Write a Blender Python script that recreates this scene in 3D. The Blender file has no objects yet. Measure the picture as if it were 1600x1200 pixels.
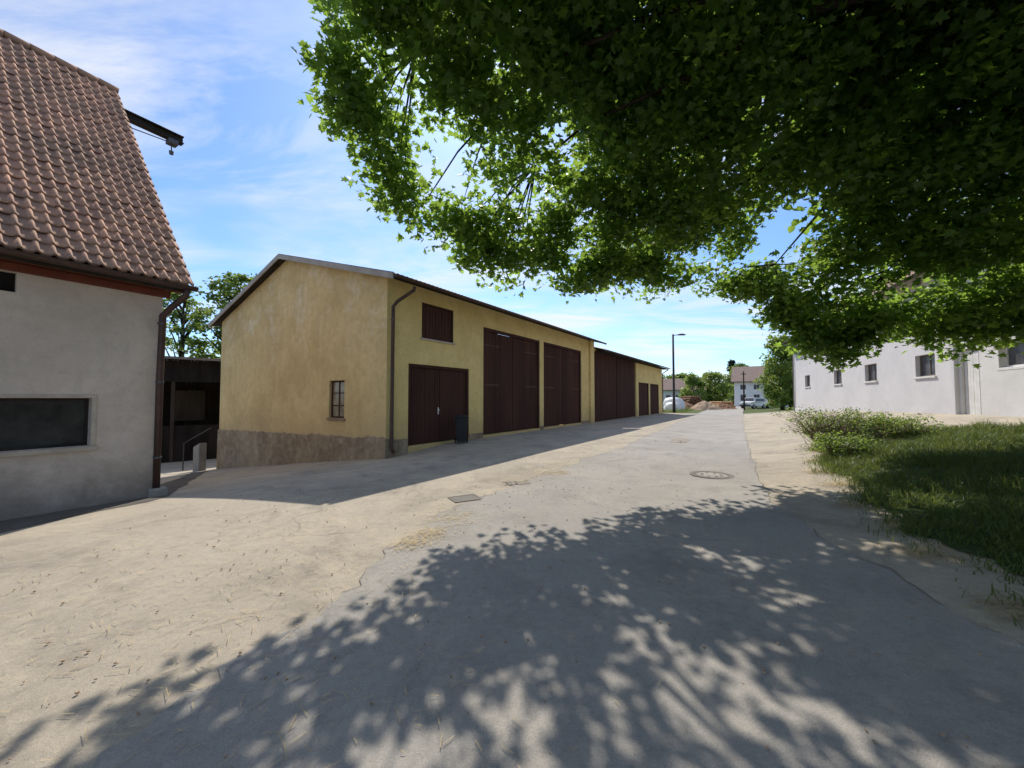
import bpy, math, random
import numpy as np
from mathutils import Vector, Matrix, noise as mnoise
random.seed(7)
R = np.random.default_rng(11)
scene = bpy.context.scene
col = scene.collection

# ------------------------------------------------------------------ terrain
def ss(a, b, x):
    t = np.clip((x-a)/(b-a), 0, 1)
    return t*t*(3-2*t)
def sp(x, k):
    return k*np.logaddexp(0, x/k)
def g(x, y):
    x = np.asarray(x, float); y = np.asarray(y, float)
    dx = x+3.8; dy = y-11.6
    v = dx*.559+dy*.829; u = -dx*.829+dy*.559
    f = np.maximum(1-ss(-.3, 3, v), ss(2, 6, u))
    left = -.129*sp(u+1.5, 1.2)
    left = -2.3+sp(left+2.3, .15)
    left = left*f
    q = (x-4.1)*.87-(y-6.3)*.49
    rt = .19*sp(q-.5, .6)
    rt = 1.15-sp(1.15-rt, .12)
    rt = rt*(1-ss(14, 60, y))
    return left+rt
def gz(x, y): return float(g(x, y))

# ------------------------------------------------------------------ materials
def new_mat(name):
    m = bpy.data.materials.new(name); m.use_nodes = True
    nt = m.node_tree
    return m, nt, nt.nodes, nt.links, nt.nodes["Principled BSDF"]
def coords(N, L, kind="Object", scale=(1, 1, 1)):
    tc = N.new("ShaderNodeTexCoord"); mp = N.new("ShaderNodeMapping")
    mp.inputs["Scale"].default_value = scale
    L.new(tc.outputs[kind], mp.inputs["Vector"])
    return mp.outputs["Vector"]
def nz(N, L, vec, scale, detail=5, rough=.6, dist=0):
    n = N.new("ShaderNodeTexNoise"); n.inputs["Scale"].default_value = scale
    n.inputs["Detail"].default_value = detail; n.inputs["Roughness"].default_value = rough
    n.inputs["Distortion"].default_value = dist
    L.new(vec, n.inputs["Vector"]); return n.outputs["Fac"]
def ramp(N, L, fac, a, b):
    r = N.new("ShaderNodeMapRange"); r.inputs[1].default_value = a; r.inputs[2].default_value = b
    r.clamp = True
    L.new(fac, r.inputs[0]); return r.outputs[0]
def mixc(N, L, fac, a, b, mode="MIX"):
    m = N.new("ShaderNodeMix"); m.data_type = "RGBA"; m.blend_type = mode
    if isinstance(fac, (int, float)): m.inputs[0].default_value = fac
    else: L.new(fac, m.inputs[0])
    for i, c in ((6, a), (7, b)):
        if isinstance(c, tuple): m.inputs[i].default_value = (*c[:3], 1)
        else: L.new(c, m.inputs[i])
    return m.outputs[2]
def mul(N, L, a, b, op="MULTIPLY"):
    m = N.new("ShaderNodeMath"); m.operation = op
    for i, c in ((0, a), (1, b)):
        if isinstance(c, (int, float)): m.inputs[i].default_value = c
        else: L.new(c, m.inputs[i])
    return m.outputs[0]
def bump(N, L, B, h, strength=.3, dist=.02):
    b = N.new("ShaderNodeBump"); b.inputs["Strength"].default_value = strength
    b.inputs["Distance"].default_value = dist
    L.new(h, b.inputs["Height"]); L.new(b.outputs["Normal"], B.inputs["Normal"])
def simple(name, c1, c2=None, scale=3, rough=.8, bs=.2, metal=0, fine=40, stretch=(1, 1, 1), spec=.3):
    m, nt, N, L, B = new_mat(name)
    if c2 is None: c2 = tuple(c*.7 for c in c1)
    v = coords(N, L, scale=stretch)
    n1 = ramp(N, L, nz(N, L, v, scale, 6), .35, .65)
    n2 = nz(N, L, v, fine, 4)
    c = mixc(N, L, n1, c1, c2)
    c = mixc(N, L, mul(N, L, ramp(N, L, n2, .4, .7), .25), c, tuple(x*.55 for x in c2))
    L.new(c, B.inputs["Base Color"])
    B.inputs["Roughness"].default_value = rough; B.inputs["Metallic"].default_value = metal
    B.inputs["Specular IOR Level"].default_value = spec
    if bs: bump(N, L, B, n2, bs, .01)
    return m
def stucco(name, base, stain, pale, lowdark=None, patches=1.0, hi=(2.4, 4.6), lo=(2.4, .7), lowfac=.75, streak=.15, pscale=.9, bs=.6, blot=.28):
    m, nt, N, L, B = new_mat(name)
    v = coords(N, L)
    a = ramp(N, L, nz(N, L, v, .6, 9, .72, .4), .40, .60)
    c = mixc(N, L, a, base, stain)
    sx = N.new("ShaderNodeSeparateXYZ"); L.new(v, sx.inputs[0])
    p = ramp(N, L, nz(N, L, v, pscale, 10, .78, .15), .50, .66)
    if hi: p = mul(N, L, p, ramp(N, L, sx.outputs[2], hi[0], hi[1]))
    c = mixc(N, L, mul(N, L, p, .6*patches), c, pale)
    vs = coords(N, L, scale=(3, 3, .22))
    st = ramp(N, L, nz(N, L, vs, 1.2, 7, .7, .3), .5, .75)
    c = mixc(N, L, mul(N, L, st, streak), c, tuple(x*.62 for x in stain))
    if lowdark is not None:
        w = mul(N, L, sx.outputs[2], mul(N, L, nz(N, L, v, .9, 8, .72, .2), 2.4), "ADD")
        l_ = ramp(N, L, w, lo[0], lo[1])
        c = mixc(N, L, mul(N, L, l_, lowfac), c, lowdark)
    md = ramp(N, L, nz(N, L, v, 3.5, 9, .82), .47, .66)
    c = mixc(N, L, mul(N, L, md, blot), c, tuple(x*.65 for x in stain))
    f = nz(N, L, v, 55, 4, .7)
    c = mixc(N, L, mul(N, L, ramp(N, L, f, .45, .75), .22), c, tuple(x*.5 for x in stain))
    L.new(c, B.inputs["Base Color"]); B.inputs["Roughness"].default_value = .95
    B.inputs["Specular IOR Level"].default_value = .15
    bump(N, L, B, mul(N, L, f, mul(N, L, nz(N, L, v, 6, 4), 1.5), "ADD"), bs, .025)
    return m
def ground_mat(name, c1, c2, c3, crack=.5, stainscale=.35, dust=None, dustf=.75):
    m, nt, N, L, B = new_mat(name)
    v = coords(N, L)
    a = ramp(N, L, nz(N, L, v, stainscale, 9, .66, .5), .38, .62)
    c = mixc(N, L, a, c1, c2)
    b = ramp(N, L, nz(N, L, v, .9, 11, .78, .5), .49, .64)
    c = mixc(N, L, mul(N, L, b, .7), c, c3)
    if dust:
        d_ = ramp(N, L, nz(N, L, v, .7, 11, .78, .4), .50, .66)
        c = mixc(N, L, mul(N, L, d_, dustf), c, dust)
    mp = ramp(N, L, nz(N, L, v, 14, 6, .8), .48, .68)
    c = mixc(N, L, mul(N, L, mp, .35), c, tuple(x*.6 for x in c2))
    f = nz(N, L, v, 120, 3, .8)
    c = mixc(N, L, mul(N, L, ramp(N, L, f, .48, .75), .5), c, tuple(x*.35 for x in c2))
    c = mixc(N, L, mul(N, L, ramp(N, L, nz(N, L, v, 70, 2, .8), .58, .75), .4), c, tuple(min(.62, x*1.4) for x in c1))
    if crack:
        wv = N.new("ShaderNodeVectorMath"); wv.operation = "ADD"
        nn = N.new("ShaderNodeTexNoise"); nn.inputs["Scale"].default_value = 1.2; nn.inputs["Detail"].default_value = 8
        L.new(v, nn.inputs["Vector"]); L.new(v, wv.inputs[0]); L.new(nn.outputs["Color"], wv.inputs[1])
        vo = N.new("ShaderNodeTexVoronoi"); vo.feature = "DISTANCE_TO_EDGE"; vo.inputs["Scale"].default_value = .33
        L.new(wv.outputs[0], vo.inputs["Vector"])
        cr = ramp(N, L, vo.outputs["Distance"], .008, .001)
        cr = mul(N, L, cr, ramp(N, L, nz(N, L, v, .5, 3), .50, .62))
        c = mixc(N, L, mul(N, L, cr, crack), c, (.08, .07, .06))
    L.new(c, B.inputs["Base Color"]); B.inputs["Roughness"].default_value = .95
    B.inputs["Specular IOR Level"].default_value = .12
    bump(N, L, B, mul(N, L, f, mul(N, L, nz(N, L, v, 9, 5), 1.2), "ADD"), .5, .014)
    return m
def leaf_mat(name, dark, light, trans, fac=.4, scale=2.5):
    m = bpy.data.materials.new(name); m.use_nodes = True
    nt = m.node_tree; N = nt.nodes; L = nt.links; N.clear()
    out = N.new("ShaderNodeOutputMaterial")
    v = coords(N, L)
    n1 = ramp(N, L, nz(N, L, v, scale, 3), .3, .7)
    n2 = ramp(N, L, nz(N, L, v, 14, 2), .35, .65)
    c = mixc(N, L, n2, dark, light)
    c = mixc(N, L, mul(N, L, n1, .5), c, dark)
    d = N.new("ShaderNodeBsdfPrincipled"); d.inputs["Roughness"].default_value = .45
    d.inputs["Specular IOR Level"].default_value = .35
    t = N.new("ShaderNodeBsdfTranslucent")
    L.new(c, d.inputs["Base Color"])
    tcol = mixc(N, L, n2, trans, tuple(x*.65 for x in trans)); L.new(tcol, t.inputs["Color"])
    mx = N.new("ShaderNodeMixShader"); mx.inputs[0].default_value = fac
    L.new(d.outputs[0], mx.inputs[1]); L.new(t.outputs[0], mx.inputs[2]); L.new(mx.outputs[0], out.inputs[0])
    return m
def tile_mat(name, c1, c2, c3, ts=(.22, .33)):
    m, nt, N, L, B = new_mat(name)
    v = coords(N, L)
    wn = N.new("ShaderNodeTexWhiteNoise"); wn.noise_dimensions = "3D"
    sn = N.new("ShaderNodeVectorMath"); sn.operation = "SNAP"; sn.inputs[1].default_value = (ts[0], ts[1], 50)
    L.new(coords(N, L, "UV"), sn.inputs[0]); L.new(sn.outputs[0], wn.inputs["Vector"])
    c = mixc(N, L, wn.outputs["Value"], c1, c2)
    p = ramp(N, L, nz(N, L, v, .8, 9, .78, .5), .45, .58)
    c = mixc(N, L, mul(N, L, p, .7), c, c3)
    p2 = ramp(N, L, nz(N, L, v, 22, 5, .7), .5, .7)
    c = mixc(N, L, mul(N, L, p2, .4), c, (.42, .28, .19))
    p3 = ramp(N, L, nz(N, L, v, 9, 6, .75), .54, .68)
    c = mixc(N, L, mul(N, L, p3, .45), c, (.12, .085, .065))
    L.new(c, B.inputs["Base Color"]); B.inputs["Roughness"].default_value = .8
    B.inputs["Specular IOR Level"].default_value = .12
    bump(N, L, B, nz(N, L, v, 60, 3), .3, .01)
    return m

M = {}
M["yard"] = ground_mat("yard_dusty_asphalt", (.48, .42, .33), (.38, .335, .27), (.24, .21, .175), .45, .35, (.58, .50, .37))
M["road"] = ground_mat("road_asphalt", (.40, .375, .335), (.345, .325, .295), (.25, .235, .21), .5, .25, (.50, .45, .37), .55)
M["soil"] = ground_mat("ground_meadow", (.07, .11, .03), (.10, .12, .04), (.16, .13, .08), 0)
M["lawn"] = ground_mat("lawn_soil", (.04, .07, .018), (.06, .085, .025), (.09, .085, .04), 0, 1.0)
M["asphalt_dark"] = ground_mat("dark_asphalt", (.13, .12, .105), (.17, .155, .135), (.09, .08, .075), .2)
M["seam"] = ground_mat("tar_seam", (.23, .205, .17), (.31, .28, .23), (.40, .36, .29), 0, 3)
M["patchmat"] = ground_mat("asphalt_repair", (.35, .315, .26), (.29, .26, .22), (.42, .37, .29), 0, 1.5)
M["yellow"] = stucco("yellow_stucco", (.72, .56, .29), (.58, .44, .22), (.82, .75, .59), (.42, .30, .18), 1.2, pscale=.9, blot=.4)
M["yellow2"] = stucco("yellow_stucco_front", (.80, .63, .27), (.69, .53, .22), (.80, .68, .40), (.50, .37, .20), .6, hi=None, lo=(2.4, .9), blot=.35)
M["plinth"] = stucco("plinth_render", (.40, .32, .22), (.25, .195, .135), (.52, .44, .34), None, 1.3, hi=None, streak=.3, pscale=2.2, bs=1.0, blot=.6)
M["greywall"] = stucco("grey_stucco", (.66, .565, .475), (.54, .46, .385), (.74, .65, .56), (.21, .175, .145), .7, hi=None, lo=(1.75, 1.0), lowfac=.75, streak=.15, bs=.4, blot=.35)
M["whitewall"] = stucco("white_stucco", (.66, .64, .635), (.60, .585, .58), (.70, .69, .68), (.42, .40, .37), .4, hi=None, lo=(1.9, .9), lowfac=.4, streak=.08, bs=.12, blot=.16)
M["creamwall"] = stucco("pale_stucco", (.68, .66, .63), (.62, .60, .57), (.72, .7, .67), (.42, .40, .37), .4, hi=None, lo=(1.9, .9), lowfac=.4, streak=.08, bs=.12, blot=.16)
M["brownwood"] = simple("brown_painted_wood", (.085, .040, .030), (.055, .028, .023), 1.5, .9, .3, 0, 30, (1, 1, .15), .12)
M["strap"] = simple("rusty_brown_strap", (.14, .09, .07), (.10, .06, .05), 4, .9, .2, spec=.1)
M["redwood"] = simple("red_painted_wood", (.20, .065, .04), (.14, .045, .03), 3, .8, .3, 0, 30, spec=.1)
M["darkwood"] = simple("dark_weathered_wood", (.06, .048, .04), (.03, .025, .021), 2, .9, .3, 0, 30, (1, 1, .2), .1)
M["shedwood"] = simple("interior_shade_wood", (.028, .024, .022), (.014, .012, .011), 2, .95, .3, 0, 30, (1, 1, .2), .05)  # near-black: the open shed's interior shade is put into the wood colour
M["greywood"] = simple("grey_weathered_wood", (.20, .17, .14), (.12, .10, .085), 2, .85, .3, 0, 30, (1, 1, .2))
M["fascia"] = simple("grey_fascia", (.42, .40, .37), (.30, .28, .26), 2, .8, .2)
M["corrug"] = simple("corrugated_sheet", (.20, .165, .14), (.13, .11, .10), 2, .7, .2)
M["metal"] = simple("brown_gutter_metal", (.10, .055, .042), (.06, .04, .035), 6, .45, .1, .3)
M["steel"] = simple("steel", (.12, .12, .125), (.08, .08, .085), 5, .6, .1, .3)
M["lampsteel"] = simple("dark_grey_pole", (.045, .045, .05), (.03, .03, .035), 5, .7, .1, 0)
M["galv"] = simple("galvanised_steel", (.30, .31, .32), (.22, .23, .24), 5, .45, .1, .6)
M["conc"] = simple("concrete", (.42, .39, .34), (.28, .26, .22), 2, .9, .4)
M["greyconc"] = simple("grey_concrete", (.26, .25, .23), (.18, .17, .155), 2, .9, .4)
M["black"] = simple("black_plastic", (.02, .02, .021), (.03, .03, .03), 5, .5, .1)
M["iron"] = simple("cast_iron", (.15, .135, .115), (.22, .20, .165), 8, .85, .4, .1)
M["bark"] = simple("bark", (.055, .045, .035), (.03, .025, .02), 6, .95, 1.0, 0, 18, (1, 1, .3), .1)
M["tile"] = tile_mat("clay_pantiles", (.58, .33, .215), (.36, .205, .145), (.27, .18, .13), (.168, .28))
M["tile2"] = tile_mat("brown_tiles", (.30, .17, .12), (.24, .14, .10), (.2, .15, .12), (.5, .5))
M["leaf"] = leaf_mat("linden_leaf", (.034, .078, .016), (.080, .15, .030), (.44, .66, .09), .50)
M["leaf2"] = leaf_mat("light_leaf", (.07, .13, .03), (.12, .19, .04), (.34, .46, .07), .4, 1.0)
M["leaf3"] = leaf_mat("conifer_needles", (.02, .045, .02), (.04, .07, .025), (.05, .09, .02), .2, 1.0)
M["grass"] = leaf_mat("grass_blade", (.05, .10, .02), (.12, .16, .045), (.28, .34, .07), .40, 1.2)
M["straw"] = simple("straw", (.60, .47, .27), (.46, .36, .2), 5, .8, 0)
M["white_tarp"] = simple("white_tarp", (.78, .78, .78), (.65, .66, .68), 2, .5, .2)
M["gravel"] = simple("gravel", (.48, .34, .22), (.34, .24, .16), 3, .95, 1, 0, 12)
M["earth"] = simple("brown_earth", (.32, .17, .09), (.22, .12, .07), 3, .95, 1, 0, 12)
M["log"] = simple("log_bark", (.16, .09, .055), (.26, .13, .07), 3, .9, .5)
M["logend"] = simple("cut_wood", (.50, .27, .12), (.40, .2, .09), 8, .8, .2)
M["rubber"] = simple("rubber", (.02, .02, .02), None, 5, .8, .1)
M["carpaint"] = simple("white_car_paint", (.74, .75, .76), (.70, .71, .73), 1, .25, 0, spec=.5)
M["carred"] = simple("red_car_paint", (.35, .03, .025), (.30, .025, .02), 1, .25, 0, spec=.5)
M["lampglass"] = simple("lamp_lens", (.8, .8, .78), (.7, .7, .7), 5, .2, 0)
M["whitepaint"] = simple("white_paint", (.75, .73, .70), (.62, .60, .56), 3, .6, .1)
M["beigeframe"] = simple("beige_window_surround", (.52, .45, .36), (.40, .34, .27), 3, .8, .3)
M["twig"] = simple("twig", (.22, .15, .10), (.15, .1, .07), 5, .9, 0)
def glass(name, c=(.03, .035, .04), rough=.12, spec=.5):
    m, nt, N, L, B = new_mat(name)
    v = coords(N, L); n = nz(N, L, v, 3, 6, .7)
    L.new(mixc(N, L, ramp(N, L, n, .35, .7), c, tuple(x*2.5 for x in c)), B.inputs["Base Color"])
    B.inputs["Roughness"].default_value = rough; B.inputs["Specular IOR Level"].default_value = spec
    bump(N, L, B, n, .05, .02)
    return m
M["glass"] = glass("window_glass", (.05, .05, .055), rough=.25, spec=.25)
M["glassdark"] = glass("dark_dirty_glass", (.022, .022, .02), .35, .12)
M["glassdusty"] = glass("dusty_window_glass", (.14, .12, .09))

# ------------------------------------------------------------------ mesh helpers
class MB:
    def __init__(s): s.v = []; s.f = []
    def quad(s, *p):
        n = len(s.v); s.v += [tuple(q) for q in p]; s.f.append(tuple(range(n, n+len(p))))
    def hexa(s, pts):
        n = len(s.v); s.v += [tuple(p) for p in pts]
        for q in [(0, 3, 2, 1), (4, 5, 6, 7), (0, 1, 5, 4), (1, 2, 6, 5), (2, 3, 7, 6), (3, 0, 4, 7)]:
            s.f.append(tuple(n+i for i in q))
        return s
    def box(s, a0, a1, d0, d1, z0, z1, face="F"):
        return s.hexa([(a, d, z) if face == "F" else (d, a, z) for (a, d, z) in
            [(a0, d0, z0), (a1, d0, z0), (a1, d1, z0), (a0, d1, z0), (a0, d0, z1), (a1, d0, z1), (a1, d1, z1), (a0, d1, z1)]])
    def tube(s, pts, rad, n=8, cap=True):
        pts = [Vector(p) for p in pts]
        if not hasattr(rad, "__len__"): rad = [rad]*len(pts)
        base = len(s.v); prev = None
        for i, p in enumerate(pts):
            t = (pts[min(i+1, len(pts)-1)]-pts[max(i-1, 0)]).normalized()
            if prev is None:
                a = Vector((0, 0, 1)) if abs(t.z) < .9 else Vector((1, 0, 0))
                x = t.cross(a).normalized()
            else:
                x = (prev-t*prev.dot(t))
                x = x.normalized() if x.length > 1e-6 else t.orthogonal().normalized()
            prev = x; y = t.cross(x)
            for k in range(n):
                an = 2*math.pi*k/n
                s.v.append(tuple(p+(x*math.cos(an)+y*math.sin(an))*rad[i]))
        for i in range(len(pts)-1):
            for k in range(n):
                a = base+i*n+k; b = base+i*n+(k+1) % n
                s.f.append((a, b, b+n, a+n))
        if cap:
            s.f.append(tuple(base+k for k in range(n))[::-1])
            s.f.append(tuple(base+(len(pts)-1)*n+k for k in range(n)))
        return s
    def prism(s, poly, lo, hi, axis="z"):
        n = len(s.v); m = len(poly)
        for h in (lo, hi):
            for (a, b) in poly:
                s.v.append({"z": (a, b, h), "y": (a, h, b), "x": (h, a, b)}[axis])
        s.f.append(tuple(n+i for i in range(m))); s.f.append(tuple(n+m+i for i in range(m))[::-1])
        for i in range(m):
            j = (i+1) % m; s.f.append((n+i, n+j, n+m+j, n+m+i))
        return s
def setmat(ob, mat):
    if isinstance(mat, str): mat = M[mat]
    ob.data.materials.append(mat)
def obj(name, mb, mat, parent=None, smooth=False, bevel=0, fix=True):
    me = bpy.data.meshes.new(name); me.from_pydata(mb.v, [], mb.f)
    if fix:
        import bmesh
        bm = bmesh.new(); bm.from_mesh(me); bmesh.ops.recalc_face_normals(bm, faces=bm.faces); bm.to_mesh(me); bm.free()
    if smooth:
        me.polygons.foreach_set("use_smooth", [True]*len(me.polygons))
    ob = bpy.data.objects.new(name, me); col.objects.link(ob); setmat(ob, mat)
    if parent is not None: ob.parent = parent
    if bevel:
        b = ob.modifiers.new("bevel", "BEVEL"); b.width = bevel; b.segments = 2; b.limit_method = "ANGLE"
    return ob
def thing(name, label, cat, loc=(0, 0, 0), rot=0, group=None):
    e = bpy.data.objects.new(name, None); col.objects.link(e); e.empty_display_size = .3
    e.location = loc; e.rotation_euler = (0, 0, rot)
    e["label"] = label; e["category"] = cat
    if group: e["group"] = group
    return e
def tag(ob, label, cat, group=None):
    ob["label"] = label; ob["category"] = cat
    if group: ob["group"] = group
def np_mesh(name, verts, quads, mat, k=4):
    me = bpy.data.meshes.new(name)
    nv = len(verts); nf = len(quads)
    me.vertices.add(nv); me.vertices.foreach_set("co", np.ascontiguousarray(verts, dtype=np.float32).ravel())
    me.loops.add(nf*k); me.loops.foreach_set("vertex_index", np.ascontiguousarray(quads, dtype=np.int32).ravel())
    me.polygons.add(nf); me.polygons.foreach_set("loop_start", np.arange(0, nf*k, k, dtype=np.int32))
    me.polygons.foreach_set("loop_total", np.full(nf, k, dtype=np.int32))
    me.update(calc_edges=True)
    ob = bpy.data.objects.new(name, me); col.objects.link(ob); setmat(ob, mat)
    return ob
def wall(mb, a0, a1, z0, z1, openings, face="F", depth=.22, d=0.0):
    xs = sorted({a0, a1, *[o[0] for o in openings], *[o[1] for o in openings]})
    zs = sorted({z0, z1, *[o[2] for o in openings], *[o[3] for o in openings]})
    P = (lambda a, dd, z: (a, dd, z)) if face == "F" else (lambda a, dd, z: (dd, a, z))
    for i in range(len(xs)-1):
        for j in range(len(zs)-1):
            cx = (xs[i]+xs[i+1])/2; cz = (zs[j]+zs[j+1])/2
            if any(o[0] < cx < o[1] and o[2] < cz < o[3] for o in openings): continue
            mb.quad(P(xs[i], d, zs[j]), P(xs[i+1], d, zs[j]), P(xs[i+1], d, zs[j+1]), P(xs[i], d, zs[j+1]))
    for (x0, x1, y0, y1) in openings:
        e = d+depth
        mb.quad(P(x0, d, y0), P(x0, e, y0), P(x0, e, y1), P(x0, d, y1))
        mb.quad(P(x1, d, y0), P(x1, e, y0), P(x1, e, y1), P(x1, d, y1))
        mb.quad(P(x0, d, y1), P(x1, d, y1), P(x1, e, y1), P(x0, e, y1))
        mb.quad(P(x0, d, y0), P(x1, d, y0), P(x1, e, y0), P(x0, e, y0))
def window(parent, a0, a1, z0, z1, face="F", d=.12, nx=2, nz_=2, fm="whitepaint", gm="glass", sill="conc", fw=.05):
    p = obj("window", MB().box(a0+.01, a1-.01, d+.03, d+.045, z0+.01, z1-.01, face), gm, parent)
    fb = MB()
    fb.box(a0, a0+fw, d, d+.05, z0, z1, face).box(a1-fw, a1, d, d+.05, z0, z1, face)
    fb.box(a0+fw, a1-fw, d, d+.05, z0, z0+fw, face).box(a0+fw, a1-fw, d, d+.05, z1-fw, z1, face)
    for i in range(1, nx):
        c = a0+(a1-a0)*i/nx; fb.box(c-fw*.35, c+fw*.35, d+.006, d+.048, z0+fw, z1-fw, face)
    for j in range(1, nz_):
        c = z0+(z1-z0)*j/nz_; fb.box(a0+fw, a1-fw, d+.009, d+.045, c-fw*.3, c+fw*.3, face)
    obj("frame", fb, fm, p)
    if sill: obj("sill", MB().box(a0-.07, a1+.07, -.06, d, z0-.08, z0-.003, face), sill, p, bevel=.008)
    return p
def plank_leaf(parent, a0, a1, z0, z1, face="F", d=.1, w=.13, mat="brownwood", straps=(), name="door", handle=None):
    mb = MB(); mb.box(a0, a1, d+.03, d+.05, z0, z1, face)
    n = max(2, round((a1-a0)/w)); ww = (a1-a0)/n
    for i in range(n):
        j = random.uniform(-.005, .005)
        mb.box(a0+i*ww+.007, a0+(i+1)*ww-.007, d+j, d+.03, z0+random.uniform(0, .03), z1, face)
    dr = obj(name, mb, mat, parent)
    for (s0, s1, zz) in straps:
        obj("hinge", MB().box(s0, s1, d-.022, d-.007, zz-.025, zz+.025, face), "strap", dr)
    if handle:
        hx, hz = handle
        hb = MB().box(hx-.025, hx+.025, d-.02, d-.006, hz-.12, hz+.12, face)
        hb.box(hx-.012, hx+.012, d-.06, d-.02, hz+.02, hz+.045, face)
        hb.box(hx-.10, hx+.015, d-.075, d-.055, hz+.02, hz+.045, face)
        obj("handle", hb, "whitepaint", dr)
    return dr
def corr_roof(parent, x0, x1, ye, ze, yr, zr, ye2, amp=.022, per=.177):
    n = int((x1-x0)/(per/6)); xs = np.linspace(x0, x1, n)
    w = amp*np.sin(xs*2*math.pi/per)
    rows = [(ye, ze), (yr, zr), (ye2, ze)]
    V = []
    for off in (0, -.03):
        for (y, z) in rows:
            V.append(np.stack([xs, np.full(n, y), z+w+off], 1))
    V = np.concatenate(V); F = []
    idx = np.arange(n-1)
    for o in (0, 3):
        for r in (0, 1):
            b = (o+r)*n; F.append(np.stack([b+idx, b+idx+1, b+n+idx+1, b+n+idx], 1))
    for r in (0, 2):
        F.append(np.stack([r*n+idx, r*n+idx+1, (3+r)*n+idx+1, (3+r)*n+idx], 1))
    o = np_mesh("roof", V, np.concatenate(F), "corrug"); o.parent = parent
    return o

# ------------------------------------------------------------------ ground sheets
def axis():
    a = [0]; st = .5
    while a[-1] < 1500:
        a.append(a[-1]+st)
        if a[-1] > 45: st *= 1.22
    return np.array([-t for t in a[::-1][:-1]]+a)
ax = axis()
X, Y = np.meshgrid(ax, ax+10)
def grid_obj(name, X, Y, off, mat):
    Z = g(X, Y)+off
    h, w = X.shape
    V = np.stack([X, Y, Z], -1).reshape(-1, 3)
    i, j = np.meshgrid(np.arange(h-1), np.arange(w-1), indexing="ij")
    b = (i*w+j).ravel()
    o = np_mesh(name, V, np.stack([b, b+1, b+w+1, b+w], 1), mat)
    o.data.polygons.foreach_set("use_smooth", [True]*len(o.data.polygons))
    o["kind"] = "structure"
    return o
grid_obj("ground", X, Y, -.05, "soil")
S, Q = np.meshgrid(np.arange(-30, 37.01, .5), np.arange(-34, 16.01, .5))
YX = 4.1+S*.49+Q*.87; YY = 6.3+S*.87-Q*.49
grid_obj("yard", YX, YY, 0, "yard")
def resample(pl, n, wob=0, seed=0):
    pl = np.array(pl, float); d = np.r_[0, np.cumsum(np.hypot(*np.diff(pl, axis=0).T))]
    t = np.linspace(0, d[-1], n)
    o = np.stack([np.interp(t, d, pl[:, 0]), np.interp(t, d, pl[:, 1])], 1)
    for _ in range(int(n/25)):
        o[1:-1] = (o[:-2]+2*o[1:-1]+o[2:])/4
    if wob:
        for i in range(n):
            o[i, 0] += wob*mnoise.noise(Vector((o[i, 1]*1.3, seed, 0)))+wob*.5*mnoise.noise(Vector((o[i, 1]*6, seed, 3)))+wob*.3*mnoise.noise(Vector((o[i, 1]*17, seed, 5)))
    return o
def strip(name, A, B, off, mat, n=200, m=24, wa=0, wb=0):
    a = resample(A, n, wa, 1.5); b = resample(B, n, wb, 7.5)
    t = np.linspace(0, 1, m)[:, None, None]
    P = a[None]*(1-t)+b[None]*t
    return grid_obj(name, P[..., 0], P[..., 1], off, mat)
roadL = [(-3.2, -8), (-2.3, 0), (-1.25, 3.7), (-.75, 6.0), (.7, 8.1), (3.2, 12), (9.0, 22), (19.2, 40), (30, 58), (44, 82)]
roadR = [(1.8, -8), (2.6, 0), (3.2, 3.5), (4.1, 6.3), (7.5, 12.3), (13.2, 22), (24, 40), (35, 58), (49, 82)]
strip("road", roadL, roadR, .006, "road", 900, 30, .20, .10)
def seam(pl, w, wob, seed, off=.010, n=900, ymin=-99):
    a = resample(pl, n, wob, seed)
    wd = np.array([w*(.45+1.1*mnoise.noise(Vector((p[0]*3, p[1]*3, seed)))) for p in a])[:, None]
    b = a+np.concatenate([wd, np.zeros_like(wd)], 1)
    k = a[:, 1] > ymin
    P = np.stack([a[k], b[k]])
    grid_obj("road_seam", P[..., 0], P[..., 1], off, "seam")
seam(roadL, .018, .20, 1.5, ymin=3.2); seam(roadR, .022, .10, 7.5)
lawnA = [(2.2, -8), (2.8, 0), (3.7, 2.6), (4.2, 3.6), (5.0, 5.3), (6.3, 7.6), (8.2, 10), (9.8, 12)]
lawnB = [(15, -8), (15, 0), (14, 3), (13.4, 5), (12.7, 7), (12.0, 8.6), (11.2, 10.4), (10.2, 12.1)]
strip("lawn", lawnA, lawnB, .02, "lawn", 160, 30, .3, .3)
strip("path", [(-9.8, 3.0), (-7.2, 7.4), (-14.2, 17.2)], [(-6.9, 2.6), (-6.1, 6.9), (-13.4, 17.0)], .006, "asphalt_dark", 60, 6, .1, .1)
def patch(cx, cy, w, h, a):
    s, t = np.meshgrid(np.linspace(-1, 1, 20), np.linspace(-1, 1, 16))
    x = s*w; y = t*h
    for i in range(x.shape[0]):
        for j in range(x.shape[1]):
            x[i, j] += .12*mnoise.noise(Vector((cx+s[i, j]*2, t[i, j]*2, 1)))+.04*mnoise.noise(Vector((cx+s[i, j]*8, t[i, j]*8, 1)))
            y[i, j] += .12*mnoise.noise(Vector((cy+s[i, j]*2, t[i, j]*2, 5)))+.04*mnoise.noise(Vector((cy+s[i, j]*8, t[i, j]*8, 5)))
    grid_obj("asphalt_patch", cx+x*math.cos(a)-y*math.sin(a), cy+x*math.sin(a)+y*math.cos(a), .013, "patchmat")
patch(.1, 7.3, .22, .14, .3); patch(6.3, 14.5, .3, .8, -.55)

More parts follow.
